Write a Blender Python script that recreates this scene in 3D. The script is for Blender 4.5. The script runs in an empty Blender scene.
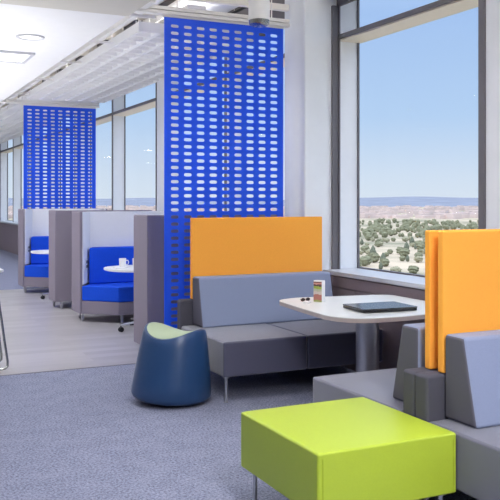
import bpy, bmesh, math, random
from mathutils import Vector, Matrix
random.seed(7)
C = bpy.context.scene.collection
PI = math.pi

# ------------------------------------------------------------------ camera
F_PX, TH = 816.333, math.radians(25.65)
cam_data = bpy.data.cameras.new('camera')
cam_data.sensor_width = 36
cam_data.lens = 36 * F_PX / 500
cam_data.shift_y = -0.1
cam_data.clip_start = 0.05
cam_data.clip_end = 12000
cam = bpy.data.objects.new('camera', cam_data)
cam.location = (0, 0, 1.5)
cam.rotation_euler = (PI / 2, 0, -TH)
C.objects.link(cam)
bpy.context.scene.camera = cam

# ------------------------------------------------------------------ sky
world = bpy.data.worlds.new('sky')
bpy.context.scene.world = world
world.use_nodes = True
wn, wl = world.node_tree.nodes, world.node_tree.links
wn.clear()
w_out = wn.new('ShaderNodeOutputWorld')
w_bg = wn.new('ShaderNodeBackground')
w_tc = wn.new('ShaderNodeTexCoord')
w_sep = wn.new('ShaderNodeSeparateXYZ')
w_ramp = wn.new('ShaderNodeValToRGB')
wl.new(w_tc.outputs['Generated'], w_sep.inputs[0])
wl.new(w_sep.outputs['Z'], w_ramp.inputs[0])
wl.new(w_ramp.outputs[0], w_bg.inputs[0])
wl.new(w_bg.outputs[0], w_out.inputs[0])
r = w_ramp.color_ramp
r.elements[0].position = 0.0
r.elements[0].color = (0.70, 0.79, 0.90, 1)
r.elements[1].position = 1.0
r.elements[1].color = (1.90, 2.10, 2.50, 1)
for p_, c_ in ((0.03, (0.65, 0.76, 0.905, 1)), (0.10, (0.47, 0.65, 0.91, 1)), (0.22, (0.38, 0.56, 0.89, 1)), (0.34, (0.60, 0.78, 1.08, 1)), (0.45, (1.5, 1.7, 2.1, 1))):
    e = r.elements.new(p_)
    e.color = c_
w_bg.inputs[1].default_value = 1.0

# ------------------------------------------------------------------ sun (on the far side of the building, behind the camera side)
sd = bpy.data.lights.new('sun', 'SUN')
sd.energy = 1.5
sd.angle = math.radians(1.0)
sd.color = (1.0, 0.95, 0.88)
sun = bpy.data.objects.new('sun', sd)
sun.rotation_euler = Vector((0.72, 0.35, -0.62)).to_track_quat('-Z', 'Y').to_euler()   # light travels to +X, so none comes in by the window wall
C.objects.link(sun)

vs = bpy.context.scene.view_settings
vs.view_transform = 'Standard'
vs.look = 'None'
vs.gamma = 1
vs.exposure = 0.0
vs.use_curve_mapping = False
LAMP_W = 22.0        # each recessed ceiling lamp
UP_W = 44.0          # added floor-standing uplights along the aisle, out of view
DECK_W = 60.0        # added uplights under the deck
LAMP_COL = (0.97, 0.97, 1.0)


# ------------------------------------------------------------------ helpers
def srgb(r, g, b):
    def f(v):
        v /= 255
        return v / 12.92 if v <= 0.04045 else ((v + 0.055) / 1.055) ** 2.4
    return (f(r), f(g), f(b), 1)


def mat(name, col, rough=0.6, metal=0.0, noise=0.0, nscale=60, bump=0.0, bscale=300, spec=0.5, emit=None, sheen=0.0):
    m = bpy.data.materials.new(name)
    m.use_nodes = True
    nt = m.node_tree
    b = nt.nodes['Principled BSDF']
    b.inputs['Base Color'].default_value = col
    b.inputs['Roughness'].default_value = rough
    b.inputs['Metallic'].default_value = metal
    b.inputs['Specular IOR Level'].default_value = spec
    if sheen:
        b.inputs['Sheen Weight'].default_value = sheen
    tc = nt.nodes.new('ShaderNodeTexCoord')
    if noise:
        n = nt.nodes.new('ShaderNodeTexNoise')
        n.inputs['Scale'].default_value = nscale
        n.inputs['Detail'].default_value = 4
        nt.links.new(tc.outputs['Object'], n.inputs['Vector'])
        rp = nt.nodes.new('ShaderNodeMapRange')
        rp.inputs['From Min'].default_value = 0.3
        rp.inputs['From Max'].default_value = 0.7
        rp.inputs['To Min'].default_value = 1 - noise
        rp.inputs['To Max'].default_value = 1 + noise
        nt.links.new(n.outputs['Fac'], rp.inputs['Value'])
        mx = nt.nodes.new('ShaderNodeVectorMath')
        mx.operation = 'SCALE'
        mx.inputs[0].default_value = col[:3]
        nt.links.new(rp.outputs[0], mx.inputs['Scale'])
        nt.links.new(mx.outputs[0], b.inputs['Base Color'])
    if bump:
        n2 = nt.nodes.new('ShaderNodeTexNoise')
        n2.inputs['Scale'].default_value = bscale
        n2.inputs['Detail'].default_value = 2
        nt.links.new(tc.outputs['Object'], n2.inputs['Vector'])
        bp = nt.nodes.new('ShaderNodeBump')
        bp.inputs['Strength'].default_value = bump
        bp.inputs['Distance'].default_value = 0.002
        nt.links.new(n2.outputs['Fac'], bp.inputs['Height'])
        nt.links.new(bp.outputs[0], b.inputs['Normal'])
    if emit:
        b.inputs['Emission Color'].default_value = emit[0]
        b.inputs['Emission Strength'].default_value = emit[1]
    return m


M = {}
M['seat'] = mat('grey_fabric', srgb(64, 65, 90), 0.5, noise=0.06, nscale=250, bump=0.25, bscale=900, spec=0.8, sheen=0.6)
M['back'] = mat('grey_back_fabric', srgb(132, 142, 170), 0.7, noise=0.05, nscale=250, bump=0.25, bscale=900, spec=0.4, sheen=0.15)
M['side'] = mat('end_fabric', srgb(92, 90, 102), 0.8, noise=0.05, nscale=250, bump=0.3, bscale=900, spec=0.3)
M['block'] = mat('charcoal_fabric', srgb(80, 79, 90), 0.8, noise=0.05, nscale=250, bump=0.3, bscale=900, spec=0.3)
M['orange'] = mat('orange_fabric', srgb(252, 172, 70), 0.8, noise=0.03, nscale=180, bump=0.25, bscale=700, spec=0.2)
M['lime'] = mat('lime_vinyl', srgb(170, 190, 52), 0.42, noise=0.02, nscale=120, bump=0.12, bscale=500, spec=0.5)
M['steel'] = mat('brushed_steel', srgb(190, 190, 195), 0.35, metal=0.9, noise=0.04, nscale=90)
M['chrome'] = mat('chrome', srgb(170, 172, 170), 0.18, metal=1.0)
M['alu'] = mat('white_aluminium', srgb(232, 230, 228), 0.45, noise=0.015, nscale=15)
M['screen'] = mat('blue_acrylic', srgb(48, 108, 248), 0.4, noise=0.02, nscale=8, spec=0.4)
M['royal'] = mat('royal_blue_fabric', srgb(28, 84, 222), 0.8, noise=0.06, nscale=120, bump=0.3, bscale=700, spec=0.2)
M['shell'] = mat('lavender_grey_panel', srgb(140, 132, 146), 0.75, noise=0.03, nscale=160, bump=0.2, bscale=600, spec=0.3)
M['liner'] = mat('white_liner', srgb(238, 238, 242), 0.7, noise=0.015, nscale=90, spec=0.3)
M['stoolblue'] = mat('blue_plastic', srgb(34, 66, 108), 0.33, noise=0.02, nscale=20, spec=0.6)
M['pale_green'] = mat('pale_green_fabric', srgb(168, 182, 152), 0.75, noise=0.03, nscale=150, bump=0.2, bscale=600)
M['black'] = mat('black_plastic', srgb(26, 26, 30), 0.4, noise=0.05, nscale=30)
M['white'] = mat('white_gloss', srgb(240, 240, 240), 0.3, noise=0.01, nscale=20)
M['table'] = mat('white_laminate', srgb(232, 234, 232), 0.28, noise=0.015, nscale=40, spec=0.5)
M['table_edge'] = mat('grey_edge_band', srgb(176, 164, 160), 0.5, noise=0.03, nscale=40)
M['laptop'] = mat('dark_laptop', srgb(40, 42, 46), 0.22, noise=0.03, nscale=30, spec=0.8)
M['column'] = mat('pearl_metal_cladding', srgb(236, 240, 246), 0.38, metal=0.0, noise=0.015, nscale=6)
M['frame'] = mat('dark_grey_frame', srgb(104, 102, 108), 0.45, noise=0.02, nscale=20)
M['jamb'] = mat('pale_frame', srgb(236, 240, 246), 0.5, noise=0.01, nscale=20)
M['cream'] = mat('cream_soffit', srgb(236, 226, 208), 0.6, noise=0.02, nscale=30)
M['sill'] = mat('sill_laminate', srgb(196, 200, 208), 0.35, noise=0.015, nscale=30)
M['wain'] = mat('brown_grey_panel', srgb(132, 120, 128), 0.6, noise=0.03, nscale=40)
M['wall'] = mat('painted_wall', srgb(150, 150, 154), 0.8, noise=0.01, nscale=20)
M['ceiling'] = mat('white_ceiling', srgb(240, 240, 240), 0.9, noise=0.01, nscale=10)
M['beige_ceiling'] = mat('beige_soffit', srgb(214, 210, 200), 0.9, noise=0.01, nscale=10)
M['deck'] = mat('deck_white', srgb(240, 235, 226), 0.8, noise=0.03, nscale=8)
M['duct'] = mat('duct_grey', srgb(205, 205, 208), 0.45, metal=0.2, noise=0.03, nscale=8)
M['brick'] = mat('brown_bracket', srgb(178, 166, 150), 0.8, noise=0.12, nscale=20)
M['grid'] = mat('white_grid', srgb(238, 238, 240), 0.6, noise=0.01, nscale=10)
M['lampglass'] = mat('lamp_diffuser', srgb(250, 250, 250), 0.5, noise=0.005, nscale=10, emit=((1, 0.98, 0.95, 1), 1.3))


def glass_mat(name, tint, gl):
    m = bpy.data.materials.new(name)
    m.use_nodes = True
    nt = m.node_tree
    nt.nodes.clear()
    o = nt.nodes.new('ShaderNodeOutputMaterial')
    t = nt.nodes.new('ShaderNodeBsdfTransparent')
    t.inputs[0].default_value = tint
    g = nt.nodes.new('ShaderNodeBsdfGlossy')
    g.inputs['Roughness'].default_value = 0.02
    lw = nt.nodes.new('ShaderNodeLayerWeight')
    pw = nt.nodes.new('ShaderNodeMath')
    pw.operation = 'POWER'
    pw.inputs[1].default_value = 5.0
    nt.links.new(lw.outputs['Facing'], pw.inputs[0])
    fr = nt.nodes.new('ShaderNodeMath')
    fr.operation = 'MULTIPLY_ADD'
    fr.inputs[1].default_value = gl
    fr.inputs[2].default_value = 0.004
    nt.links.new(pw.outputs[0], fr.inputs[0])
    mx = nt.nodes.new('ShaderNodeMixShader')
    nt.links.new(fr.outputs[0], mx.inputs[0])
    nt.links.new(t.outputs[0], mx.inputs[1])
    nt.links.new(g.outputs[0], mx.inputs[2])
    nt.links.new(mx.outputs[0], o.inputs[0])
    return m


M['glass'] = glass_mat('window_glass', (0.99, 0.995, 0.995, 1), 0.05)


def screen_mat():
    m = M['screen']
    nt = m.node_tree
    b = nt.nodes['Principled BSDF']
    o = nt.nodes['Material Output']
    t = nt.nodes.new('ShaderNodeBsdfTranslucent')
    t.inputs[0].default_value = srgb(70, 120, 250)
    mx = nt.nodes.new('ShaderNodeMixShader')
    mx.inputs[0].default_value = 0.35
    nt.links.new(b.outputs[0], mx.inputs[1])
    nt.links.new(t.outputs[0], mx.inputs[2])
    nt.links.new(mx.outputs[0], o.inputs[0])


screen_mat()


def carpet_mat():
    m = mat('carpet', srgb(112, 112, 128), 0.95, spec=0.1)
    nt = m.node_tree
    b = nt.nodes['Principled BSDF']
    tc = nt.nodes.new('ShaderNodeTexCoord')
    n = nt.nodes.new('ShaderNodeTexNoise')
    n.inputs['Scale'].default_value = 70
    n.inputs['Detail'].default_value = 6
    n.inputs['Roughness'].default_value = 0.75
    n2 = nt.nodes.new('ShaderNodeTexNoise')
    n2.inputs['Scale'].default_value = 7
    n2.inputs['Detail'].default_value = 3
    nt.links.new(tc.outputs['Object'], n.inputs[0])
    nt.links.new(tc.outputs['Object'], n2.inputs[0])
    ad = nt.nodes.new('ShaderNodeMath')
    ad.operation = 'MULTIPLY_ADD'
    ad.inputs[1].default_value = 0.10
    nt.links.new(n2.outputs['Fac'], ad.inputs[0])
    nt.links.new(n.outputs['Fac'], ad.inputs[2])
    rp = nt.nodes.new('ShaderNodeValToRGB')
    rp.color_ramp.elements[0].position = 0.40
    rp.color_ramp.elements[0].color = srgb(84, 88, 106)
    rp.color_ramp.elements[1].position = 0.68
    rp.color_ramp.elements[1].color = srgb(162, 166, 190)
    nt.links.new(ad.outputs[0], rp.inputs[0])
    nt.links.new(rp.outputs[0], b.inputs['Base Color'])
    bp = nt.nodes.new('ShaderNodeBump')
    bp.inputs['Strength'].default_value = 0.5
    bp.inputs['Distance'].default_value = 0.006
    nt.links.new(n.outputs['Fac'], bp.inputs['Height'])
    nt.links.new(bp.outputs[0], b.inputs['Normal'])
    return m


def wood_mat():
    m = mat('pale_plank', srgb(205, 198, 190), 0.32, spec=0.45)
    nt = m.node_tree
    b = nt.nodes['Principled BSDF']
    tc = nt.nodes.new('ShaderNodeTexCoord')
    br = nt.nodes.new('ShaderNodeTexBrick')
    br.offset = 0.37
    br.inputs['Scale'].default_value = 1.0
    br.inputs['Brick Width'].default_value = 1.22
    br.inputs['Row Height'].default_value = 0.15
    br.inputs['Mortar Size'].default_value = 0.0015
    br.inputs['Color1'].default_value = srgb(160, 157, 160)
    br.inputs['Color2'].default_value = srgb(178, 175, 178)
    br.inputs['Mortar'].default_value = srgb(168, 162, 158)
    nt.links.new(tc.outputs['Object'], br.inputs['Vector'])
    mp = nt.nodes.new('ShaderNodeMapping')
    mp.inputs['Scale'].default_value = (1.5, 26, 1)
    nt.links.new(tc.outputs['Object'], mp.inputs[0])
    n = nt.nodes.new('ShaderNodeTexNoise')
    n.inputs['Scale'].default_value = 1.6
    n.inputs['Detail'].default_value = 5
    nt.links.new(mp.outputs[0], n.inputs[0])
    rp = nt.nodes.new('ShaderNodeMapRange')
    rp.inputs['From Min'].default_value = 0.25
    rp.inputs['From Max'].default_value = 0.75
    rp.inputs['To Min'].default_value = 0.88
    rp.inputs['To Max'].default_value = 1.08
    nt.links.new(n.outputs['Fac'], rp.inputs[0])
    vm = nt.nodes.new('ShaderNodeVectorMath')
    vm.operation = 'SCALE'
    nt.links.new(br.outputs['Color'], vm.inputs[0])
    nt.links.new(rp.outputs[0], vm.inputs['Scale'])
    nt.links.new(vm.outputs[0], b.inputs['Base Color'])
    return m


M['carpet'] = carpet_mat()
M['wood'] = wood_mat()


# ---- geometry helpers
def box(bm, x0, x1, y0, y1, z0, z1):
    v = [bm.verts.new((x, y, z)) for x in (x0, x1) for y in (y0, y1) for z in (z0, z1)]
    for f in ((0, 1, 3, 2), (4, 6, 7, 5), (0, 4, 5, 1), (2, 3, 7, 6), (0, 2, 6, 4), (1, 5, 7, 3)):
        bm.faces.new([v[i] for i in f])
    return v


def prism(bm, pts, z0, z1):
    n = len(pts)
    a = [bm.verts.new((p[0], p[1], z0)) for p in pts]
    b = [bm.verts.new((p[0], p[1], z1)) for p in pts]
    bm.faces.new(a[::-1])
    bm.faces.new(b)
    for i in range(n):
        bm.faces.new((a[i], a[(i + 1) % n], b[(i + 1) % n], b[i]))


def prism_x(bm, pts, x0, x1):       # pts are (y, z)
    n = len(pts)
    a = [bm.verts.new((x0, p[0], p[1])) for p in pts]
    b = [bm.verts.new((x1, p[0], p[1])) for p in pts]
    bm.faces.new(a)
    bm.faces.new(b[::-1])
    for i in range(n):
        bm.faces.new((a[i], b[i], b[(i + 1) % n], a[(i + 1) % n]))


def cyl(bm, x, y, z0, z1, r0, r1=None, n=24):
    r1 = r0 if r1 is None else r1
    prism_ring(bm, [(z0, r0), (z1, r1)], x, y, n)


def prism_ring(bm, prof, x=0, y=0, n=32, cap=True):
    rings = []
    for z, r_ in prof:
        rings.append([bm.verts.new((x + r_ * math.cos(2 * PI * i / n), y + r_ * math.sin(2 * PI * i / n), z)) for i in range(n)])
    for a, b in zip(rings, rings[1:]):
        for i in range(n):
            bm.faces.new((a[i], a[(i + 1) % n], b[(i + 1) % n], b[i]))
    if cap:
        bm.faces.new(rings[0][::-1])
        bm.faces.new(rings[-1])


def tube(bm, pts, r, n=10, closed=False):
    pts = [Vector(p) for p in pts]
    rings = []
    m = len(pts)
    for i, p in enumerate(pts):
        if closed:
            t = pts[(i + 1) % m] - pts[i - 1]
        else:
            t = pts[min(i + 1, m - 1)] - pts[max(i - 1, 0)]
        t.normalize()
        up = Vector((0, 0, 1)) if abs(t.z) < 0.9 else Vector((0.3, 1, 0)).normalized()
        a = t.cross(up).normalized()
        b = t.cross(a).normalized()
        if rings:
            pa = rings[-1][1]
            a2 = (pa - t * pa.dot(t))
            if a2.length > 1e-4:
                a = a2.normalized()
                b = t.cross(a).normalized()
        rings.append(([bm.verts.new(p + a * (r * math.cos(2 * PI * k / n)) + b * (r * math.sin(2 * PI * k / n))) for k in range(n)], a))
    R = [q[0] for q in rings]
    pairs = list(zip(R, R[1:])) + ([(R[-1], R[0])] if closed else [])
    for u, v in pairs:
        for k in range(n):
            bm.faces.new((u[k], u[(k + 1) % n], v[(k + 1) % n], v[k]))
    if not closed:
        bm.faces.new(R[0][::-1])
        bm.faces.new(R[-1])


def cushion(bm, x0, x1, y0, y1, z0, z1, crown=0.008, side=0.004, nx=10, ny=10, nz=4):
    """box with gently swollen faces"""
    g = {}

    def V(i, j, k):
        key = (i, j, k)
        if key not in g:
            u, v, w = i / nx, j / ny, k / nz
            su, sv, sw = [4 * t * (1 - t) for t in (u, v, w)]
            x = x0 + (x1 - x0) * u
            y = y0 + (y1 - y0) * v
            z = z0 + (z1 - z0) * w
            if k == nz:
                z += crown * (su * sv) ** 0.5
            if i == 0:
                x -= side * sv * sw
            if i == nx:
                x += side * sv * sw
            if j == 0:
                y -= side * su * sw
            if j == ny:
                y += side * su * sw
            g[key] = bm.verts.new((x, y, z))
        return g[key]
    for i in range(nx):
        for j in range(ny):
            bm.faces.new((V(i, j, 0), V(i, j + 1, 0), V(i + 1, j + 1, 0), V(i + 1, j, 0)))
            bm.faces.new((V(i, j, nz), V(i + 1, j, nz), V(i + 1, j + 1, nz), V(i, j + 1, nz)))
    for i in range(nx):
        for k in range(nz):
            bm.faces.new((V(i, 0, k), V(i + 1, 0, k), V(i + 1, 0, k + 1), V(i, 0, k + 1)))
            bm.faces.new((V(i, ny, k), V(i, ny, k + 1), V(i + 1, ny, k + 1), V(i + 1, ny, k)))
    for j in range(ny):
        for k in range(nz):
            bm.faces.new((V(0, j, k), V(0, j, k + 1), V(0, j + 1, k + 1), V(0, j + 1, k)))
            bm.faces.new((V(nx, j, k), V(nx, j + 1, k), V(nx, j + 1, k + 1), V(nx, j, k + 1)))


def obj(name, bm, m, parent=None, bevel=0.0, seg=3, smooth=True, mats=None, clean=True):
    if clean:
        bmesh.ops.recalc_face_normals(bm, faces=bm.faces)
    me = bpy.data.meshes.new(name)
    bm.to_mesh(me)
    bm.free()
    me.materials.append(m)
    for x in (mats or []):
        me.materials.append(x)
    o = bpy.data.objects.new(name, me)
    C.objects.link(o)
    if parent:
        o.parent = parent
    if smooth:
        me.shade_smooth()
        if bevel:
            b = o.modifiers.new('bevel', 'BEVEL')
            b.width = bevel
            b.segments = seg
            b.limit_method = 'ANGLE'
            b.angle_limit = math.radians(38)
            b.harden_normals = True
        else:
            me.set_sharp_from_angle(angle=math.radians(38))
    return o


def nb():
    return bmesh.new()


def tag(o, label=None, cat=None, group=None, kind=None):
    if label:
        o['label'] = label
    if cat:
        o['category'] = cat
    if group:
        o['group'] = group
    if kind:
        o['kind'] = kind
    return o


def thing(name, label, cat, loc=(0, 0, 0), rz=0, group=None):
    o = bpy.data.objects.new(name, None)
    o.empty_display_size = 0.1
    C.objects.link(o)
    o.location = loc
    o.rotation_euler = (0, 0, rz)
    return tag(o, label, cat, group)


def children(o):
    return [c for c in bpy.data.objects if c.parent is o]


def copy_tree(o, parent=None):
    c = o.copy()
    C.objects.link(c)
    if parent:
        c.parent = parent
    for ch in children(o):
        copy_tree(ch, c)
    return c


def struct(name, bm, m, parent=None, bevel=0.0, smooth=True, label=None, mats=None):
    o = obj(name, bm, m, parent, bevel, 2, smooth, mats)
    if parent is None:
        o['kind'] = 'structure'
        if label:
            o['label'] = label
    return o


# ================================================================== SETTING
WX = 3.92       # room face of the wall below the sill
RX = 4.07       # room face of the window frames
GX = 4.29       # glass
Y_END, Y_BACK, X_LEFT = 31.0, -3.4, -5.2

bm = nb(); box(bm, X_LEFT, WX + 0.5, Y_BACK, 7.2, -0.12, 0)
struct('floor', bm, M['carpet'], label='blue-grey carpet in the lounge')
bm = nb(); box(bm, X_LEFT, WX + 0.5, 7.2, 14.06, -0.12, 0)
fw = struct('floor_wood', bm, M['wood'], label='pale wood plank floor around the booths')
fw.name = 'floor.001'
bm = nb(); box(bm, X_LEFT, WX + 0.5, 14.06, Y_END, -0.12, 0)
fw = struct('floor', bm, M['carpet'], label='grey carpet beyond the plank floor')
bm = nb(); box(bm, X_LEFT, WX, 7.192, 7.208, 0, 0.003)
struct('trim_1', bm, M['frame'], label='thin strip where carpet meets planks')

bm = nb(); box(bm, X_LEFT - 0.2, X_LEFT, Y_BACK, Y_END, 0, 4.4)
struct('wall_left', bm, M['wall'])
bm = nb(); box(bm, X_LEFT, WX + 0.5, Y_BACK - 0.2, Y_BACK, 0, 4.4)
struct('wall_back', bm, M['wall'])
bm = nb(); box(bm, X_LEFT, WX + 0.5, Y_END, Y_END + 0.2, 0, 4.4)
struct('wall_front', bm, M['wall'])

# wall under the windows, with panel joints
bm = nb()
box(bm, WX + 0.012, GX + 0.12, Y_BACK, Y_END, 0, 0.70)
y = Y_BACK
while y < Y_END:
    box(bm, WX, WX + 0.012, y + 0.004, min(y + 1.18, Y_END) - 0.004, 0.10, 0.70)
    y += 1.18
box(bm, WX + 0.02, GX + 0.12, Y_BACK, Y_END, 0.70, 0.81)
box(bm, WX + 0.005, WX + 0.02, Y_BACK, Y_END, 0.712, 0.80)
struct('wall_right', bm, M['wain'], smooth=False, label='brown-grey panelled wall below the windows')
bm = nb(); box(bm, WX - 0.012, GX + 0.10, Y_BACK, Y_END, 0.812, 0.852)
struct('trim_2', bm, M['sill'], bevel=0.006, label='pale window sill running the length of the wall')

# columns
bm = nb()
for (a, b) in ((6.57, 6.97), (3.97, 4.375), (0.95, 1.35)):
    box(bm, 3.71 if a > 6 else 3.862, GX + 0.008, a, b, 0.0, 4.4)
co = struct('wall_column', bm, M['column'], bevel=0.02, label='pearl metal clad columns on the window wall')
co.name = 'wall_window_columns'
bm = nb()
for (a, b) in ((6.57, 6.97), (3.97, 4.375), (0.95, 1.35)):
    cx0 = 3.71 if a > 6 else 3.862
    for yy, s in ((a, -1), (b, 1)):
        box(bm, 4.00, 4.068, yy - (0.03 if s < 0 else 0), yy + (0.03 if s > 0 else 0), 0.852, 3.32)
    if a < 6:
        box(bm, cx0 - 0.015, cx0 + 0.002, b - 0.052, b + 0.008, 0.852, 3.32)
    if a < 6:
        box(bm, cx0 + 0.002, 4.0, b, b + 0.008, 0.852, 3.32)
struct('trim_3', bm, M['frame'], label='dark edge strips on the columns')

# windows
bays = [(-1.45, 0.95), (1.35, 3.97), (4.375, 6.57), (6.97, 9.16), (9.16, 11.35), (11.73, 14.10), (14.10, 16.47), (16.87, 19.24),
        (19.24, 21.61), (22.0, 24.37), (24.37, 26.74), (27.14, 29.5)]
for k, (a, b) in enumerate(bays, 1):
    fw_ = 0.045 if b < 7 else 0.025
    w = bpy.data.objects.new('window_%d' % k, None)
    C.objects.link(w)
    w.location = (GX, (a + b) / 2, 0.852)
    w['kind'] = 'structure'
    inv = Matrix.Translation((-GX, -(a + b) / 2, -0.852))

    def part(name, bm, m, bevel=0.0):
        bmesh.ops.transform(bm, matrix=inv, verts=bm.verts)
        return obj(name, bm, m, w, bevel, 2, smooth=bool(bevel))
    bm = nb()
    box(bm, RX, GX + 0.006, b - 0.012, b, 0.852, 3.50)       # far jamb
    box(bm, RX, GX + 0.006, a, a + 0.012, 0.852, 3.50)       # near jamb
    part('jamb', bm, M['jamb'])
    bm = nb()
    box(bm, RX - 0.012, RX + 0.002, b - fw_, b, 0.852, 3.33)
    box(bm, RX - 0.012, RX + 0.002, a, a + fw_, 0.852, 3.33)
    box(bm, RX - 0.012, GX + 0.01, a, b, 3.006, 3.048)      # transom
    box(bm, RX - 0.012, RX + 0.01, a, b, 3.315, 3.40)
    box(bm, RX + 0.01, GX + 0.05, a, b, 3.50, 3.53)       # head
    box(bm, GX - 0.012, GX + 0.008, b - 0.026, b - 0.012, 0.852, 3.50)
    box(bm, GX - 0.012, GX + 0.02, a + 0.012, a + 0.034, 0.852, 3.50)
    box(bm, GX - 0.012, GX + 0.02, a + 0.012, b - 0.012, 0.852, 0.866)
    part('window_frame', bm, M['frame'])
    bm = nb()
    box(bm, RX + 0.004, GX + 0.03, a + 0.012, b - 0.012, 2.992, 3.006)
    part('transom_soffit', bm, M['cream'])
    bm = nb()
    box(bm, GX, GX + 0.006, a + 0.034, b - 0.034, 0.866, 2.992)
    box(bm, GX, GX + 0.006, a + 0.034, b - 0.034, 3.048, 3.50)
    part('pane', bm, M['glass'])
bm = nb()
for a, b in ((Y_BACK, -1.45), (11.35, 11.73), (16.47, 16.87), (21.61, 22.0), (26.74, 27.14), (29.5, Y_END)):
    box(bm, RX, GX + 0.02, a, b, 0.852, 3.53)
pc = struct('wall_window_piers', bm, M['jamb'], bevel=0.004, label='pale piers between the windows')
bm = nb()
box(bm, 4.03, GX + 0.12, Y_BACK, Y_END, 3.53, 4.4); box(bm, 4.03, 4.07, Y_BACK, Y_END, 3.40, 3.53)
struct('wall_above_windows', bm, M['frame'], smooth=False, label='grey band above the windows')
bm = nb()
ys = [Y_BACK, 0.95, 1.35, 3.76, 4.16, 6.57]
for a, b in ((Y_BACK, 0.95), (1.35, 3.97), (4.375, 6.57)):
    box(bm, 3.87, 4.03, a, b, 3.42, 3.53)
struct('trim_4', bm, M['frame'], smooth=False, label='grey pelmet over the near windows')

# ceilings: deck above, lowered white ceiling on the left, beige soffit near the camera
bm = nb(); box(bm, X_LEFT, GX + 0.12, Y_BACK, Y_END, 4.4, 4.55)
struct('ceiling', bm, M['deck'], label='white painted deck above the open ceiling')
bm = nb(); box(bm, X_LEFT, 1.84, 5.96, Y_END, 2.90, 3.02); box(bm, 1.80, 1.84, 5.96, Y_END, 3.02, 3.20)
low = struct('ceiling_lowered', bm, M['ceiling'], bevel=0.004, label='lowered smooth white ceiling over the aisle')
bm = nb()
box(bm, X_LEFT, 1.84, Y_BACK, 5.95, 2.885, 3.02)
struct('ceiling_soffit', bm, M['beige_ceiling'], bevel=0.004, label='beige soffit at the near edge of the ceiling')

# open ceiling structure: joists and edge channels
bm = nb()
y = 7.6
while y < Y_END:
    box(bm, 1.85, 3.71, y, y + 0.10, 3.98, 4.38)
    y += 1.55
struct('trim_5', bm, M['deck'], smooth=False, label='white joists under the deck')
bm = nb()
box(bm, 2.47, 2.53, 7.0, Y_END - 0.1, 3.33, 3.39)
struct('trim_6', bm, M['alu'], bevel=0.005, label='white edge channel beside the lowered ceiling')


# ================================================================== OUTDOORS
def land_mat():
    m = mat('dry_land', srgb(190, 182, 160), 1.0, spec=0.0)
    nt = m.node_tree
    b = nt.nodes['Principled BSDF']
    tc = nt.nodes.new('ShaderNodeTexCoord')
    n = nt.nodes.new('ShaderNodeTexNoise')
    n.inputs['Scale'].default_value = 0.02
    n.inputs['Detail'].default_value = 8
    n.inputs['Roughness'].default_value = 0.7
    nt.links.new(tc.outputs['Object'], n.inputs[0])
    rp = nt.nodes.new('ShaderNodeValToRGB')
    el = rp.color_ramp.elements
    el[0].position = 0.36; el[0].color = srgb(128, 130, 112)
    el[1].position = 0.62; el[1].color = srgb(200, 186, 166)
    e = el.new(0.48); e.color = srgb(172, 164, 146)
    nt.links.new(n.outputs['Fac'], rp.inputs[0])
    nt.links.new(rp.outputs[0], b.inputs['Base Color'])
    return m


M['land'] = land_mat()
M['ridge'] = mat('blue_haze_ridge', srgb(134, 140, 154), 1.0, noise=0.12, nscale=0.012, spec=0.0)  # distance haze is mixed into this blue-grey colour
M['roof'] = mat('pale_roofs', srgb(204, 188, 184), 0.9, noise=0.15, nscale=0.02, spec=0.1)
GZ = -20.0
bm = nb()
gn = 40
vv = [[bm.verts.new((-2500 + 9000 * i / gn, -2500 + 9000 * j / gn, GZ)) for j in range(gn + 1)] for i in range(gn + 1)]
for i in range(gn):
    for j in range(gn):
        bm.faces.new((vv[i][j], vv[i + 1][j], vv[i + 1][j + 1], vv[i][j + 1]))
struct('ground', bm, M['land'], label='dry pale land far below the windows')
# ridge: a long mound 3.4 km away, with true depth
bm = nb()
rows = []
for k in range(9):
    rad = 2600 + 250 * k
    prof = math.sin(PI * k / 8)
    row = []
    for i in range(161):
        az = math.radians(-40 + 140 * i / 160)
        hgt = 30.5 + 5 * math.sin(az * 9 + 1.0) + 3.5 * math.sin(az * 23) + 1.5 * math.sin(az * 57 + 2)
        row.append(bm.verts.new((rad * math.sin(az), rad * math.cos(az), GZ - 0.5 + prof * hgt)))
    rows.append(row)
for a, b in zip(rows, rows[1:]):
    for i in range(160):
        bm.faces.new((a[i], a[i + 1], b[i + 1], b[i]))
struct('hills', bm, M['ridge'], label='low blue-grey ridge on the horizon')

greens = [srgb(128, 130, 108), srgb(150, 148, 126), srgb(108, 114, 100)]
M['leaf'] = [mat('foliage_%s' % n_, c_, 1.0, noise=0.25, nscale=0.8, spec=0.05) for n_, c_ in zip(('olive', 'pale', 'dark'), greens)]
M['bark'] = mat('bark', srgb(104, 92, 80), 0.95, noise=0.15, nscale=3)


def crown_bm(bm, cx, cy, cz, rx, rz, sub=2, seed=0, cone=False):
    rnd = random.Random(seed)
    r_ = bmesh.ops.create_icosphere(bm, subdivisions=sub, radius=1.0)
    ph = [rnd.uniform(0, 6.28) for _ in range(4)]
    for v in r_['verts']:
        n_ = v.co.copy()
        k = 1 + 0.16 * math.sin(5 * n_.x + ph[0]) * math.sin(5 * n_.y + ph[1]) + 0.12 * math.sin(9 * n_.z + ph[2] + 4 * n_.x) + rnd.uniform(-0.09, 0.09)
        if cone:
            t = (n_.z + 1) / 2
            k *= (1.25 - 0.8 * t)
            v.co = Vector((n_.x * rx * k + cx, n_.y * rx * k + cy, n_.z * rz + cz))
        else:
            v.co = Vector((n_.x * rx * k + cx, n_.y * rx * k + cy, n_.z * rz * k + cz))


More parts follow.
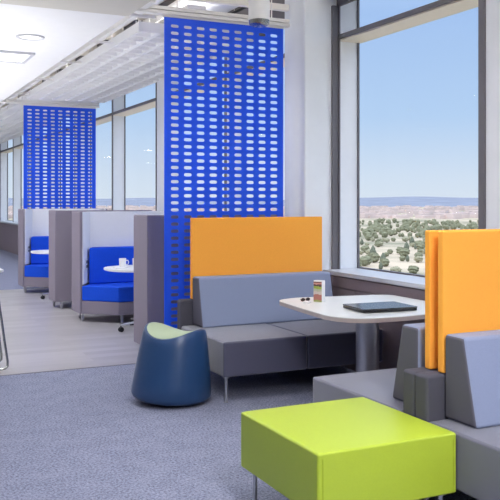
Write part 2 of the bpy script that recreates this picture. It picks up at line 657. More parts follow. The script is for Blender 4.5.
tree_kinds = [('olive_tree', 'round olive-green tree on the dry slope outside', False, 3.6, 2.9, 3.4, 0),
              ('pale_tree', 'loose pale green tree among the dry grass outside', False, 3.0, 2.2, 2.7, 1),
              ('conifer_tree', 'narrow dark green pointed tree outside the window', True, 2.3, 4.0, 4.4, 2)]
protos = []
for (nm, lab, cone, rx, rz, cz, mi) in tree_kinds:
    t = thing(nm, lab, 'tree', (0, 0, GZ), 0, lab.split(' outside')[0].split(' among')[0].split(' on the')[0] + 's seen outside')
    bm = nb(); crown_bm(bm, 0, 0, cz, rx, rz, 3, mi + 3, cone)
    obj('crown', bm, M['leaf'][mi], t, clean=False)
    bm = nb(); cyl(bm, 0, 0, 0, cz, 0.28, 0.16, 8)
    obj('trunk', bm, M['bark'], t)
    protos.append(t)
rt = random.Random(11)
count = 0
first = [True, True, True]
spots = []
while len(spots) < 230:
    az = math.radians(rt.uniform(30, 50))
    dist = 222 + 225 * rt.random()
    s_ = rt.uniform(0.28, 0.58)
    x, y = dist * math.sin(az), dist * math.cos(az)
    if all(math.hypot(x - a, y - b) > 4.9 * (s_ + q) for a, b, q in spots):
        spots.append((x, y, s_))
for x, y, s_ in spots:
    ki = rt.choice([0, 0, 1, 1, 2])
    o = protos[ki] if first[ki] else copy_tree(protos[ki])
    first[ki] = False
    o.location = (x, y, GZ)
    o.rotation_euler = (0, 0, rt.uniform(0, 6))
    o.scale = (s_, s_, s_)
bm = nb()
for k in range(1500):
    az = math.radians(rt.uniform(12, 75))
    dist = 455 + 360 * rt.random()
    s_ = rt.uniform(1.3, 2.6)
    crown_bm(bm, dist * math.sin(az), dist * math.cos(az), GZ + s_ * 0.9, s_, s_, 1, k)
w_ = obj('woodland', bm, M['leaf'][0], clean=False)
tag(w_, 'wide belt of distant woodland below the town', 'woodland', kind='stuff')
bm = nb()
for k in range(1500):
    az = math.radians(rt.uniform(5, 75))
    dist = 950 + 1500 * rt.random()
    x, y = dist * math.sin(az), dist * math.cos(az)
    a_, b_, h_ = rt.uniform(4, 11), rt.uniform(4, 9), rt.uniform(3, 6.5)
    box(bm, x - a_, x + a_, y - b_, y + b_, GZ, GZ + h_)
w_ = obj('town', bm, M['roof'], smooth=False)
tag(w_, 'pale pinkish town houses spread out below the ridge', 'houses', kind='stuff')


# ================================================================== BENCHES
def make_bench(label, flip=False):
    """front edge along local -y at y=0, left end at x=0; 1.415 wide"""
    t = thing('lounge_bench', label, 'bench', group='grey lounge benches with orange screens')
    for i in range(2):
        bm = nb()
        cushion(bm, 0.7085 * i + 0.0005, 0.7085 * i + 0.7065, 0, 0.885, 0.19, 0.452, crown=0.006, side=0.003)
        obj('seat', bm, M['seat'], t, bevel=0.016)
    bx0, bx1 = (0.045, 1.315) if flip else (0.10, 1.37)
    bm = nb()
    prism_x(bm, [(0.655, 0.455), (0.745, 0.86), (0.885, 0.86), (0.885, 0.455)], bx0, bx1)
    o = obj('backrest', bm, M['back'], t, bevel=0.02, seg=4, mats=[M['side']])
    for p in o.data.polygons:      # the ends are covered in the darker seat cloth
        if abs(p.normal.x) > 0.9:
            p.material_index = 1
    bm = nb()
    prism_x(bm, [(0.889, 0.19), (0.889, 0.665), (0.985, 0.665), (0.985, 0.19)], 0.0, 1.415)
    obj('rear_block', bm, M['block'], t, bevel=0.018, seg=4)
    bm = nb()
    py = 0.938 if flip else 0.892
    box(bm, bx0, bx1, py, py + 0.042, 0.667, 1.35)
    obj('privacy_screen', bm, M['orange'], t, bevel=0.008)
    for x in (0.035, 1.38):
        for y in (0.04, 0.935):
            bm = nb()
            cyl(bm, x, y, 0.004, 0.192, 0.013, n=16)
            cyl(bm, x, y, 0.0, 0.004, 0.017, n=16)
            cyl(bm, x, y, 0.181, 0.1895, 0.026, n=16)
            obj('leg', bm, M['steel'], t)
    return t


bench = make_bench('grey bench against the tall blue screen, facing the white table')
bench.location = (2.425, 5.495, 0)
b2 = make_bench('grey bench on the near side of the white table, back to back with another', True)
b2.rotation_euler = (0, 0, PI)
b2.location = (3.845, 4.21, 0)
b3 = copy_tree(bench)
b3['label'] = 'grey bench at the right edge of the photo, touching the lime ottoman'
b3.location = (2.43, 2.238, 0)

# lime ottoman
ot = thing('ottoman', 'square lime green vinyl ottoman on slim steel legs', 'ottoman', (2.063, 3.276, 0))
bm = nb()
cushion(bm, -0.362, 0.359, -0.376, 0.376, 0.185, 0.456, crown=0.010, side=0.003, nx=14, ny=14)
obj('seat', bm, M['lime'], ot, bevel=0.011, seg=4)
M['lime_seam'] = mat('lime_seam', srgb(150, 166, 30), 0.6, noise=0.03, nscale=80)
for sx in (-1, 1):
    for sy in (-1, 1):
        bm = nb()
        tube(bm, [(sx * 0.338, sy * 0.3772, 0.20), (sx * 0.338, sy * 0.3782, 0.31), (sx * 0.338, sy * 0.3772, 0.432)], 0.0014, 6)
        obj('seam', bm, M['lime_seam'], ot)
for sx in (-1, 1):
    for sy in (-1, 1):
        bm = nb()
        cyl(bm, sx * 0.305, sy * 0.33, 0.004, 0.186, 0.012, n=16)
        cyl(bm, sx * 0.305, sy * 0.33, 0, 0.004, 0.016, n=16)
        cyl(bm, sx * 0.305, sy * 0.33, 0.176, 0.1845, 0.026, n=16)
        obj('leg', bm, M['steel'], ot)

# ================================================================== TABLE
def rounded(pts, rads, n=8):
    out = []
    N = len(pts)
    for i in range(N):
        p = Vector(pts[i]).to_2d(); a = Vector(pts[i - 1]).to_2d(); b = Vector(pts[(i + 1) % N]).to_2d()
        rr = rads[i]
        p0 = p + (a - p).normalized() * rr
        p1 = p + (b - p).normalized() * rr
        for k in range(n + 1):
            t_ = k / n
            q = p0 * (1 - t_) ** 2 + p * 2 * t_ * (1 - t_) + p1 * t_ ** 2
            out.append((q.x, q.y))
    return out


tb = thing('lounge_table', 'white table with rounded corners on a round steel pedestal between the benches', 'table', (3.285, 4.90, 0))
outline = [(-0.505, -0.30), (-0.41, -0.485), (-0.10, -0.53), (0.30, -0.48), (0.57, -0.40), (0.57, 0.55), (0.2, 0.61), (-0.22, 0.68), (-0.42, 0.60), (-0.475, 0.1)]
ol = rounded(outline, [0.10, 0.12, 0.12, 0.12, 0.16, 0.10, 0.1, 0.09, 0.09, 0.1])
bm = nb(); prism(bm, ol, 0.735, 0.74)
obj('tabletop', bm, M['table'], tb, bevel=0.001, seg=2)
bm = nb(); prism(bm, ol, 0.708, 0.7348)
obj('edge_band', bm, M['table_edge'], tb, bevel=0.003, seg=2)
bm = nb(); cyl(bm, 0, 0, 0.012, 0.69, 0.083, n=40)
obj('pedestal', bm, M['steel'], tb)
bm = nb(); cyl(bm, 0, 0, 0.69, 0.7075, 0.20, n=40)
obj('mounting_plate', bm, M['black'], tb)
bm = nb(); prism_ring(bm, [(0, 0.25), (0.008, 0.25), (0.0115, 0.243)], n=40)
obj('base_plate', bm, M['steel'], tb)

lp = thing('laptop', 'closed dark laptop lying on the white table', 'laptop', (3.265, 4.72, 0.7405), math.radians(-4))
bm = nb(); prism(bm, rounded([(-0.21, -0.155), (0.21, -0.155), (0.21, 0.155), (-0.21, 0.155)], [0.02] * 4, 4), 0.003, 0.019)
obj('base', bm, M['black'], lp, bevel=0.003, seg=2)
bm = nb(); prism(bm, rounded([(-0.212, -0.157), (0.212, -0.157), (0.212, 0.157), (-0.212, 0.157)], [0.02] * 4, 4), 0.0195, 0.029)
obj('lid', bm, M['laptop'], lp, bevel=0.003, seg=2)
for sx in (-1, 1):
    for sy in (-1, 1):
        bm = nb()
        cyl(bm, sx * 0.17, sy * 0.12, 0.0, 0.0031, 0.008, n=10)
        obj('foot_pad', bm, M['black'], lp)
bm = nb(); tube(bm, [(-0.13, 0.150, 0.0175), (0.13, 0.150, 0.0175)], 0.007, 10)
obj('hinge', bm, M['black'], lp)


def carton_mat():
    m = mat('printed_card', srgb(200, 190, 180), 0.5)
    nt = m.node_tree
    b = nt.nodes['Principled BSDF']
    tc = nt.nodes.new('ShaderNodeTexCoord')
    sp = nt.nodes.new('ShaderNodeSeparateXYZ')
    nt.links.new(tc.outputs['Object'], sp.inputs[0])
    n = nt.nodes.new('ShaderNodeTexNoise')
    n.inputs['Scale'].default_value = 45
    nt.links.new(tc.outputs['Object'], n.inputs[0])
    ad = nt.nodes.new('ShaderNodeMath'); ad.operation = 'MULTIPLY_ADD'
    ad.inputs[1].default_value = 0.03
    nt.links.new(n.outputs['Fac'], ad.inputs[0])
    nt.links.new(sp.outputs['Z'], ad.inputs[2])
    mr = nt.nodes.new('ShaderNodeMapRange')
    mr.inputs['From Min'].default_value = 0.01
    mr.inputs['From Max'].default_value = 0.18
    nt.links.new(ad.outputs[0], mr.inputs[0])
    rp = nt.nodes.new('ShaderNodeValToRGB')
    rp.color_ramp.interpolation = 'CONSTANT'
    el = rp.color_ramp.elements
    el[0].position = 0.0; el[0].color = srgb(150, 160, 90)
    el[1].position = 0.13; el[1].color = srgb(170, 110, 100)
    for p_, c_ in ((0.36, (196, 184, 176)), (0.50, (176, 176, 150)), (0.60, (150, 168, 70)), (0.72, (92, 62, 60)), (0.80, (212, 150, 136)), (0.87, (120, 74, 70)), (0.95, (236, 232, 230))):
        e = el.new(p_); e.color = srgb(*c_)
    nt.links.new(mr.outputs[0], rp.inputs[0])
    nt.links.new(rp.outputs[0], b.inputs['Base Color'])
    return m


M['print'] = carton_mat()
ca = thing('snack_carton', 'small upright carton with a red and green printed front on the white table', 'carton', (3.105, 5.27, 0.7405), math.radians(-55))
bm = nb(); box(bm, -0.034, 0.034, -0.03, 0.03, 0, 0.155)
obj('body', bm, M['white'], ca, bevel=0.002, seg=2)
bm = nb(); box(bm, -0.033, 0.033, -0.0315, -0.0302, 0.002, 0.152)
obj('printed_front', bm, M['print'], ca, smooth=False)
bm = nb(); prism_x(bm, [(-0.03, 0.1555), (0.03, 0.1555), (0.03, 0.159), (-0.03, 0.162)], -0.033, 0.033)
obj('top_flap', bm, M['white'], ca, bevel=0.001, seg=2)
sg = thing('sunglasses', 'small folded dark red glasses lying beside the carton', 'glasses', (3.02, 5.33, 0.7405), math.radians(10))
sg.scale = (0.85, 0.85, 0.85)
M['darkred'] = mat('dark_red_plastic', srgb(110, 50, 48), 0.35, noise=0.05, nscale=60)
for s_ in (-1, 1):
    bm = nb()
    tube(bm, [(s_ * 0.028 + 0.022 * math.cos(a), 0, 0.017 + 0.014 * math.sin(a)) for a in [2 * PI * i / 14 for i in range(14)]], 0.0024, 8, closed=True)
    obj('rim', bm, M['darkred'], sg)
    bm = nb()
    for i in range(1):
        ring = [bm.verts.new((s_ * 0.028 + 0.021 * math.cos(a), 0.0006, 0.017 + 0.013 * math.sin(a))) for a in [2 * PI * j / 16 for j in range(16)]]
        ring2 = [bm.verts.new((v.co.x, -0.0006, v.co.z)) for v in ring]
        bm.faces.new(ring); bm.faces.new(ring2[::-1])
        for j in range(16):
            bm.faces.new((ring[j], ring[j - 1], ring2[j - 1], ring2[j]))
    obj('lens', bm, M['black'], sg)
    bm = nb()
    tube(bm, [(s_ * 0.05, 0, 0.024), (s_ * 0.052, 0.012, 0.022), (s_ * 0.02, 0.018 + 0.004 * s_, 0.016), (-s_ * 0.035, 0.020 + 0.004 * s_, 0.004)], 0.002, 6)
    obj('temple', bm, M['darkred'], sg)
bm = nb(); tube(bm, [(-0.008, 0, 0.02), (0, 0, 0.023), (0.008, 0, 0.02)], 0.002, 6)
obj('bridge', bm, M['darkred'], sg)
pk = obj('napkin', nb(), M['white'])
bpy.data.objects.remove(pk)
bm = nb(); box(bm, -0.028, 0.028, -0.02, 0.02, 0, 0.014)
pk = obj('mint_tin', bm, M['white'], bevel=0.004)
pk.location = (2.985, 5.24, 0.7405); pk.rotation_euler = (0, 0, 0.5)
tag(pk, 'tiny white tin lying in front of the carton', 'tin')


# ================================================================== BLUE STOOL
st = thing('wobble_stool', 'tapered blue plastic stool with a pale green saddle seat', 'stool', (2.108, 5.755, 0))
NS = 64


def rim_z(phi):
    # high lobes to the left (towards -x +y) and right of the saddle
    return 0.512 + 0.036 * math.cos(2 * (phi - math.radians(128)))


def rad_at(t):      # t 0 bottom .. 1 rim
    return 0.300 - 0.050 * t - 0.018 * t * t


bm = nb()
rings = []
prof = [(0.004, 0.14), (0.004, 0.21), (0.012, 0.260), (0.030, 0.289), (0.055, 0.299)]
for z, r_ in prof:
    rings.append([bm.verts.new((r_ * math.cos(2 * PI * i / NS), r_ * math.sin(2 * PI * i / NS), z)) for i in range(NS)])
for t_ in (0.2, 0.35, 0.5, 0.65, 0.8, 0.92):
    rg = []
    for i in range(NS):
        ph = 2 * PI * i / NS
        z = 0.055 + (rim_z(ph) - 0.055) * t_
        rg.append(bm.verts.new((rad_at(t_) * math.cos(ph), rad_at(t_) * math.sin(ph), z)))
    rings.append(rg)
for dz, dr in ((-0.018, 0.0), (-0.006, -0.005), (0.0, -0.016), (-0.002, -0.028), (-0.010, -0.034)):
    rg = []
    for i in range(NS):
        ph = 2 * PI * i / NS
        rr = rad_at(1) + dr
        rg.append(bm.verts.new((rr * math.cos(ph), rr * math.sin(ph), rim_z(ph) + dz)))
    rings.append(rg)
for a, b in zip(rings, rings[1:]):
    for i in range(NS):
        bm.faces.new((a[i], a[(i + 1) % NS], b[(i + 1) % NS], b[i]))
bm.faces.new(rings[0][::-1])
so = obj('shell', bm, M['stoolblue'], st, clean=True)
bm = nb()
R0 = rad_at(1) - 0.020
rings = []
for q in (1.0, 0.98, 0.9, 0.75, 0.55, 0.3):
    rg = []
    for i in range(NS):
        ph = 2 * PI * i / NS
        zz = 0.512 + 0.036 * math.cos(2 * (ph - math.radians(128))) * q * q - 0.012 * (1 - q)
        rg.append(bm.verts.new((R0 * q * math.cos(ph), R0 * q * math.sin(ph), zz - (0.010 if q == 1.0 else 0.002) + 0.003)))
    rings.append(rg)
for a, b in zip(rings, rings[1:]):
    for i in range(NS):
        bm.faces.new((a[i], a[(i + 1) % NS], b[(i + 1) % NS], b[i]))
cv = bm.verts.new((0, 0, 0.501))
for i in range(NS):
    bm.faces.new((rings[-1][i], rings[-1][(i + 1) % NS], cv))
bmesh.ops.recalc_face_normals(bm, faces=bm.faces)
so = obj('saddle_seat', bm, M['pale_green'], st, clean=False)
so.data.update()
sm = so.modifiers.new('thick', 'SOLIDIFY'); sm.thickness = 0.012
bm = nb(); prism_ring(bm, [(0.0, 0.13), (0.0, 0.20), (0.0042, 0.205)], n=NS)
obj('rubber_base', bm, M['black'], st)
st.rotation_euler = Matrix.Rotation(math.radians(3.4), 3, Vector((math.sin(TH), math.cos(TH), 0))).to_euler()
st.location.z = 0.014


# ================================================================== PERFORATED SCREENS
def perforated(name, x0, y, width, z0, z1, label):
    t = thing(name, label, 'screen', (x0, y, 0), group='tall blue perforated screens')
    bm = nb()
    ncol, m0 = 9, 0.036
    px_ = (width - 2 * m0) / ncol
    pz = 0.0618
    nrow = int((z1 - z0 - 0.09) / pz)
    zt = z1 - 0.078 + pz / 2
    hw, hh = 0.0375, 0.0142
    th = 0.009
    outs = [(-1, -1), (-0.5, -1), (0, -1), (0.5, -1), (1, -1), (1, -0.33), (1, 0.33), (1, 1), (0.5, 1), (0, 1), (-0.5, 1), (-1, 1), (-1, 0.33), (-1, -0.33)]
    s_ = hw - hh
    ins = [(-s_ - hh * 0.60, -hh * 0.8), (-s_ * 0.8, -hh), (0, -hh), (s_ * 0.8, -hh), (s_ + hh * 0.60, -hh * 0.8), (hw - 0.001, -hh * 0.36), (hw - 0.001, hh * 0.36),
           (s_ + hh * 0.60, hh * 0.8), (s_ * 0.8, hh), (0, hh), (-s_ * 0.8, hh), (-s_ - hh * 0.60, hh * 0.8), (-hw + 0.001, hh * 0.36), (-hw + 0.001, -hh * 0.36)]
    for c in range(ncol):
        cx = m0 + px_ * (c + 0.5)
        for r_ in range(nrow):
            cz = zt - pz * (r_ + 0.5)
            L = []
            for yy in (-th / 2, th / 2):
                o_ = [bm.verts.new((cx + a * px_ / 2, yy, cz + b * pz / 2)) for a, b in outs]
                i_ = [bm.verts.new((cx + a, yy, cz + b)) for a, b in ins]
                L.append((o_, i_))
            n_ = len(outs)
            for k in range(n_):
                k2 = (k + 1) % n_
                bm.faces.new((L[0][0][k], L[0][0][k2], L[0][1][k2], L[0][1][k]))
                bm.faces.new((L[1][0][k2], L[1][0][k], L[1][1][k], L[1][1][k2]))
                bm.faces.new((L[0][1][k], L[0][1][k2], L[1][1][k2], L[1][1][k]))
    bmesh.ops.remove_doubles(bm, verts=bm.verts, dist=0.0004)
    zb = zt - pz * nrow
    xr = m0 + px_ * ncol
    box(bm, 0, m0, -th / 2, th / 2, z0, z1)
    box(bm, xr, width, -th / 2, th / 2, z0, z1)
    box(bm, m0, xr, -th / 2, th / 2, zt, z1)
    box(bm, m0, xr, -th / 2, th / 2, z0, zb)
    obj('perforated_panel', bm, M['screen'], t, smooth=False, clean=False)
    bm = nb()
    box(bm, -0.38, width + 0.06, -0.035, 0.035, z1 + 0.012, z1 + 0.042)
    box(bm, -0.30, width + 0.06, -0.022, 0.022, z1 + 0.052, z1 + 0.085)
    box(bm, -0.02, width + 0.01, -0.014, 0.014, z1 - 0.006, z1 + 0.012)
    obj('hanging_rail', bm, M['alu'], t, bevel=0.004, seg=2)
    bm = nb()
    box(bm, -0.005, width + 0.005, -0.014, 0.014, z0 - 0.012, z0 + 0.012)
    obj('bottom_channel', bm, M['alu'], t, bevel=0.002, seg=2)
    for xx in (0.12, width - 0.12):
        bm = nb(); cyl(bm, xx, 0, z1 + 0.085, 3.98 if y > 8 else 4.395, 0.006, n=8)
        obj('hanging_rod', bm, M['alu'], t)
    return t


perforated('perforated_screen', 2.40, 6.72, 1.168, 0.03, 3.098, 'tall blue perforated screen behind the near grey bench')
perforated('perforated_screen', 2.53, 14.14, 1.245, 0.03, 3.112, 'farther blue perforated screen at the end of the booths')


# ================================================================== BOOTHS
def make_booth_seat(label):
    """outer back at local y=0, faces -y; 1.40 wide"""
    t = thing('booth_sofa', label, 'sofa', group='high-backed booth seats with royal blue cushions')
    W = 1.40
    out = [(0.0, -0.42), (0.0, 0.0), (W, 0.0), (W, -0.42), (W - 0.03, -0.42), (W - 0.20, -0.105), (0.20, -0.105), (0.03, -0.42)]
    bm = nb(); prism(bm, out, 0.10, 1.355)
    obj('enclosure', bm, M['shell'], t, bevel=0.010, seg=3)
    bm = nb()
    g = 0.002
    lin_o = [(0.034, -0.423), (0.203, -0.108), (W - 0.203, -0.108), (W - 0.034, -0.423)]
    lin_i = [(0.045, -0.423), (0.209, -0.117), (W - 0.209, -0.117), (W - 0.045, -0.423)]
    prism(bm, lin_o + lin_i[::-1], 0.46, 1.353)
    ln = obj('inner_lining', bm, M['liner'], t, smooth=False)
    bp = [(0.052, -0.428), (0.02, -0.43), (0.385, -0.79), (W - 0.385, -0.79), (W - 0.02, -0.43), (W - 0.052, -0.428), (W - 0.215, -0.125), (0.215, -0.125)]
    bm = nb(); prism(bm, bp, 0.105, 0.262)
    obj('seat_base', bm, M['shell'], t, bevel=0.008)
    cp = [(0.060, -0.428), (0.022, -0.432), (0.383, -0.795), (W - 0.383, -0.795), (W - 0.022, -0.432), (W - 0.060, -0.428), (W - 0.217, -0.125), (0.217, -0.125)]
    bm = nb(); prism(bm, cp, 0.263, 0.445)
    obj('cushion', bm, M['royal'], t, bevel=0.018, seg=4)
    k0 = [(0.155, -0.27), (0.225, -0.125), (W - 0.225, -0.125), (W - 0.155, -0.27)]
    bm = nb(); prism(bm, k0, 0.447, 0.90)
    obj('backrest', bm, M['royal'], t, bevel=0.018, seg=4)
    for x, y in ((0.06, -0.33), (W - 0.06, -0.33), (0.10, -0.05), (W - 0.10, -0.05), (0.45, -0.70), (W - 0.45, -0.70)):
        bm = nb()
        box(bm, x - 0.016, x + 0.016, y - 0.016, y + 0.016, 0.0, 0.1045 if y < -0.6 else 0.0995)
        obj('leg', bm, M['steel'], t, bevel=0.003, seg=2)
    # power outlet on the left wing
    d = Vector((0.164, 0.271, 0)).normalized()
    n_ = Vector((d.y, -d.x, 0))
    oc = Vector((0.113, -0.298, 0.70)) + n_ * 0.004
    rz = math.atan2(d.y, d.x)
    bm = nb(); box(bm, -0.038, 0.038, -0.006, 0, -0.06, 0.06)
    ou = obj('power_outlet', bm, M['white'], t, bevel=0.003, seg=2)
    ou.location = oc; ou.rotation_euler = (0, 0, rz)
    for dz in (-0.027, 0.027):
        bm = nb(); box(bm, -0.026, 0.026, -0.0095, -0.0062, dz - 0.019, dz + 0.019)
        so_ = obj('socket', bm, M['black'], ou, bevel=0.001, seg=1)
    return t


bs = make_booth_seat('open royal blue booth seat facing the white mug, nearer of the two open ones')
bs.location = (2.455, 10.37, 0)
o = copy_tree(bs); o['label'] = 'back of the nearest booth seat, plain lavender-grey panel beside the blue screen'
o.location = (2.455 + 1.40, 7.355, 0); o.rotation_euler = (0, 0, PI)
o = copy_tree(bs); o['label'] = 'back of the second lavender-grey booth enclosure, between the two open blue seats'
o.location = (2.44 + 1.40, 11.27, 0); o.rotation_euler = (0, 0, PI)
o = copy_tree(bs); o['label'] = 'farthest royal blue booth seat, below the farther blue screen'
o.location = (2.39, 13.86, 0)


def booth_table(label, loc):
    t = thing('booth_table', label, 'table', loc, group='small white booth tables on castors')
    pts = [(0.50 * math.copysign(abs(math.cos(a)) ** 0.8, math.cos(a)), 0.40 * math.copysign(abs(math.sin(a)) ** 0.8, math.sin(a))) for a in [2 * PI * i / 48 for i in range(48)]]
    bm = nb(); prism(bm, pts, 0.695, 0.72)
    obj('tabletop', bm, M['table'], t, bevel=0.004, seg=2)
    bm = nb(); cyl(bm, 0, 0, 0.09, 0.694, 0.03, n=20); cyl(bm, 0, 0, 0.675, 0.694, 0.09, n=20)
    obj('column', bm, M['steel'], t)
    for k in range(4):
        a = PI / 4 + k * PI / 2 - 0.55
        ca_, sa_ = math.cos(a), math.sin(a)
        bm = nb()
        tube(bm, [(0.0, 0.0, 0.10), (0.12 * ca_, 0.12 * sa_, 0.10), (0.36 * ca_, 0.36 * sa_, 0.078)], 0.014, 8)
        lg = obj('foot', bm, M['steel'], t)
        bm = nb()
        cx_, cy_ = 0.355 * ca_, 0.355 * sa_
        cyl(bm, cx_, cy_, 0.045, 0.072, 0.008, n=8)
        for s_ in (-1, 1):
            r_ = bmesh.ops.create_cone(bm, cap_ends=True, segments=16, radius1=0.028, radius2=0.028, depth=0.014,
                                       matrix=Matrix.Translation((cx_ - s_ * 0.012 * sa_, cy_ + s_ * 0.012 * ca_, 0.028)) @ Matrix.Rotation(a, 4, 'Z') @ Matrix.Rotation(PI / 2, 4, 'X'))
        obj('castor', bm, M['black'], lg)
    return t


booth_table('small white booth table carrying the mugs', (3.04, 9.08, 0))
booth_table('small white booth table in the farther booth, beyond the mugs', (2.86, 12.55, 0))


def mug(label, loc, rz):
    t = thing('mug', label, 'mug', loc, rz, group='white mugs on the booth table')
    bm = nb()
    prism_ring(bm, [(0.0, 0.034), (0.004, 0.038), (0.095, 0.040), (0.098, 0.039), (0.095, 0.036), (0.012, 0.034), (0.010, 0.01)], n=28)
    obj('cup', bm, M['white'], t)
    bm = nb()
    tube(bm, [(0.038, 0, 0.075), (0.058, 0, 0.076), (0.068, 0, 0.062), (0.068, 0, 0.042), (0.058, 0, 0.028), (0.038, 0, 0.028)], 0.005, 8)
    obj('handle', bm, M['white'], t)
    return t


def Zp(u, v, z):
    s, c = math.sin(TH), math.cos(TH)
    a, b = (u - 250) / F_PX, -(v - 200) / F_PX
    t_ = (z - 1.5) / b
    return ((s + a * c) * t_, (c - a * s) * t_)


mug('white mug with its handle to the right, on a thin white tray', (2.735, 9.07, 0.7335), math.radians(-25))
mug('white mug half hidden behind the lavender-grey booth back', (2.93, 9.18, 0.7205), math.radians(40))
bm = nb(); prism(bm, rounded([(-0.11, -0.08), (0.11, -0.08), (0.11, 0.08), (-0.11, 0.08)], [0.02] * 4, 4), 0, 0.012)
tr = obj('tray', bm, M['white'], bevel=0.003, seg=2)
tr.location = (2.745, 9.05, 0.7205)
tag(tr, 'thin white tray under the mug on the booth table', 'tray')

# ================================================================== BAR STOOL AT THE LEFT EDGE
bsn = thing('bar_stool', 'chrome sled-leg bar stool with a white seat at the left edge', 'bar stool', (0.985, 7.62, 0))
M['seatwhite'] = M['white']
bm = nb()
prism(bm, rounded([(-0.21, -0.2), (0.18, -0.2), (0.18, 0.2), (-0.21, 0.2)], [0.06] * 4, 6), 0.862, 0.885)
obj('seat', bm, M['white'], bsn, bevel=0.008)
for s_ in (-1, 1):
    yy = -0.03 + s_ * 0.17
    pts = [(0.10, yy * 0.8, 0.86), (0.135, yy * 0.85, 0.60), (0.185, yy * 0.95, 0.22), (0.205, yy, 0.08), (0.205, yy, 0.035), (0.185, yy, 0.016), (0.15, yy, 0.0115),
           (-0.15, yy, 0.0115), (-0.185, yy, 0.016), (-0.205, yy, 0.035), (-0.205, yy, 0.08), (-0.185, yy * 0.95, 0.22), (-0.135, yy * 0.85, 0.60), (-0.10, yy * 0.8, 0.86)]
    bm = nb(); tube(bm, pts, 0.011, 10)
    obj('sled_frame', bm, M['chrome'], bsn)
bm = nb()
tube(bm, [(0.165 * math.cos(a), -0.03 + 0.14 * math.sin(a), 0.24) for a in [2 * PI * i / 32 for i in range(32)]], 0.007, 8, closed=True)
obj('foot_ring', bm, M['chrome'], bsn)

# ================================================================== OPEN GRID CEILING PANELS OVER THE BOOTHS
def grid_panel(x0, x1, y0, y1, z0, z1, label):
    t = thing('ceiling_grid', label, 'ceiling grid', ((x0 + x1) / 2, (y0 + y1) / 2, z0), group='open white ceiling grids')
    hx, hy, h = (x1 - x0) / 2, (y1 - y0) / 2, z1 - z0
    bm = nb()
    box(bm, -hx, hx, -hy, -hy + 0.02, 0, h); box(bm, -hx, hx, hy - 0.02, hy, 0, h)
    box(bm, -hx, -hx + 0.02, -hy + 0.02, hy - 0.02, 0, h); box(bm, hx - 0.02, hx, -hy + 0.02, hy - 0.02, 0, h)
    obj('frame', bm, M['grid'], t, smooth=False)
    bm = nb()
    n_ = 6
    for i in range(1, n_):
        x = -hx + 2 * hx * i / n_
        box(bm, x - 0.022, x + 0.022, -hy + 0.02, hy - 0.02, 0.0, h - 0.01)
    obj('long_slats', bm, M['grid'], t, smooth=False)
    bm = nb()
    m_ = int((y1 - y0) / 0.235)
    for j in range(1, m_):
        y = -hy + 2 * hy * j / m_
        box(bm, -hx + 0.02, hx - 0.02, y - 0.017, y + 0.017, 0.001, h - 0.03)
    obj('cross_slats', bm, M['grid'], t, smooth=False)
    for x in (-hx + 0.1, hx - 0.1):
        for y in (-hy + 0.4, hy - 0.4):
            bm = nb(); cyl(bm, x, y, h, 4.395 - z0, 0.005, n=8)
            obj('hanging_rod', bm, M['alu'], t)
    return t


grid_panel(2.55, 3.89, 7.9, 14.0, 3.20, 3.30, 'open white ceiling grid over the two nearer booths')
grid_panel(2.55, 3.89, 14.4, 20.4, 3.20, 3.30, 'open white ceiling grid beyond the farther blue screen')
grid_panel(2.55, 3.89, 20.8, 27.0, 3.20, 3.30, 'farthest open white ceiling grid along the windows')

# services above
def pipe(name, label, cat, pts, r_, m, group=None, brackets=0):
    t = thing(name, label, cat, pts[0], group=group)
    bm = nb()
    q = [Vector(p) - Vector(pts[0]) for p in pts]
    tube(bm, q, r_, 20)
    obj('run', bm, m, t)
    L = q[-1]
    for k in range(brackets):
        p = L * ((k + 0.5) / brackets)
        bm = nb()
        box(bm, p.x - r_ - 0.012, p.x + r_ + 0.012, p.y - 0.015, p.y + 0.015, p.z - r_ - 0.012, p.z - r_)
        for s_ in (-1, 1):
            box(bm, p.x + s_ * (r_ + 0.006) - 0.006, p.x + s_ * (r_ + 0.006) + 0.006, p.y - 0.012, p.y + 0.012, p.z - r_, 4.395 - pts[0][2])
        obj('bracket', bm, M['alu'], t, smooth=False)
    return t


pipe('air_duct', 'round pale grey duct running above the near blue screen', 'duct', [(3.38, 6.99, 3.62), (3.38, 26, 3.62)], 0.19, M['duct'], brackets=7)
pipe('cable_tray', 'dark cable pipe tight beside the grey duct', 'pipe', [(3.62, 6.99, 3.50), (3.62, 26, 3.50)], 0.018, M['black'], brackets=7)
pipe('sprinkler_pipe', 'thin white pipe along the gap between ceiling and grid', 'pipe', [(2.36, 7.2, 3.42), (2.36, 27, 3.42)], 0.028, M['alu'], 'white pipes above the gap', brackets=9)
pipe('sprinkler_pipe', 'thicker white pipe high above the ceiling edge', 'pipe', [(2.10, 7.2, 3.60), (2.10, 27, 3.60)], 0.055, M['alu'], 'white pipes above the gap', brackets=8)
# cross struts and small junction boxes
for k, y in enumerate((7.35, 8.75, 10.2, 11.8, 13.6, 15.8, 18.5)):
    bm = nb(); box(bm, 1.845, 2.54, y - 0.015, y + 0.015, 3.215, 3.24)
    s_ = obj('ceiling_strut', bm, M['alu'], bevel=0.004, seg=2)
    tag(s_, 'thin white strut in the ceiling gap, ' + ('nearest of the seven', 'second nearest of the seven', 'third nearest of the seven', 'middle one of the seven', 'third from the far end', 'second from the far end', 'farthest of the seven')[k], 'strut', 'struts between ceiling and grid')
for k, y in enumerate((8.2, 9.6, 11.2, 12.5, 14.6)):
    t = thing('junction_box', 'small brown-grey junction box in the ceiling gap', 'junction box', (2.16, y, 3.30), group='junction boxes in the ceiling gap')
    bm = nb(); box(bm, -0.07, 0.07, -0.09, 0.09, 0, 0.11)
    obj('body', bm, M['brick'], t, bevel=0.006, seg=2)
    bm = nb(); cyl(bm, 0, 0, 0.11, 0.245, 0.008, n=8)
    obj('stem', bm, M['alu'], t)
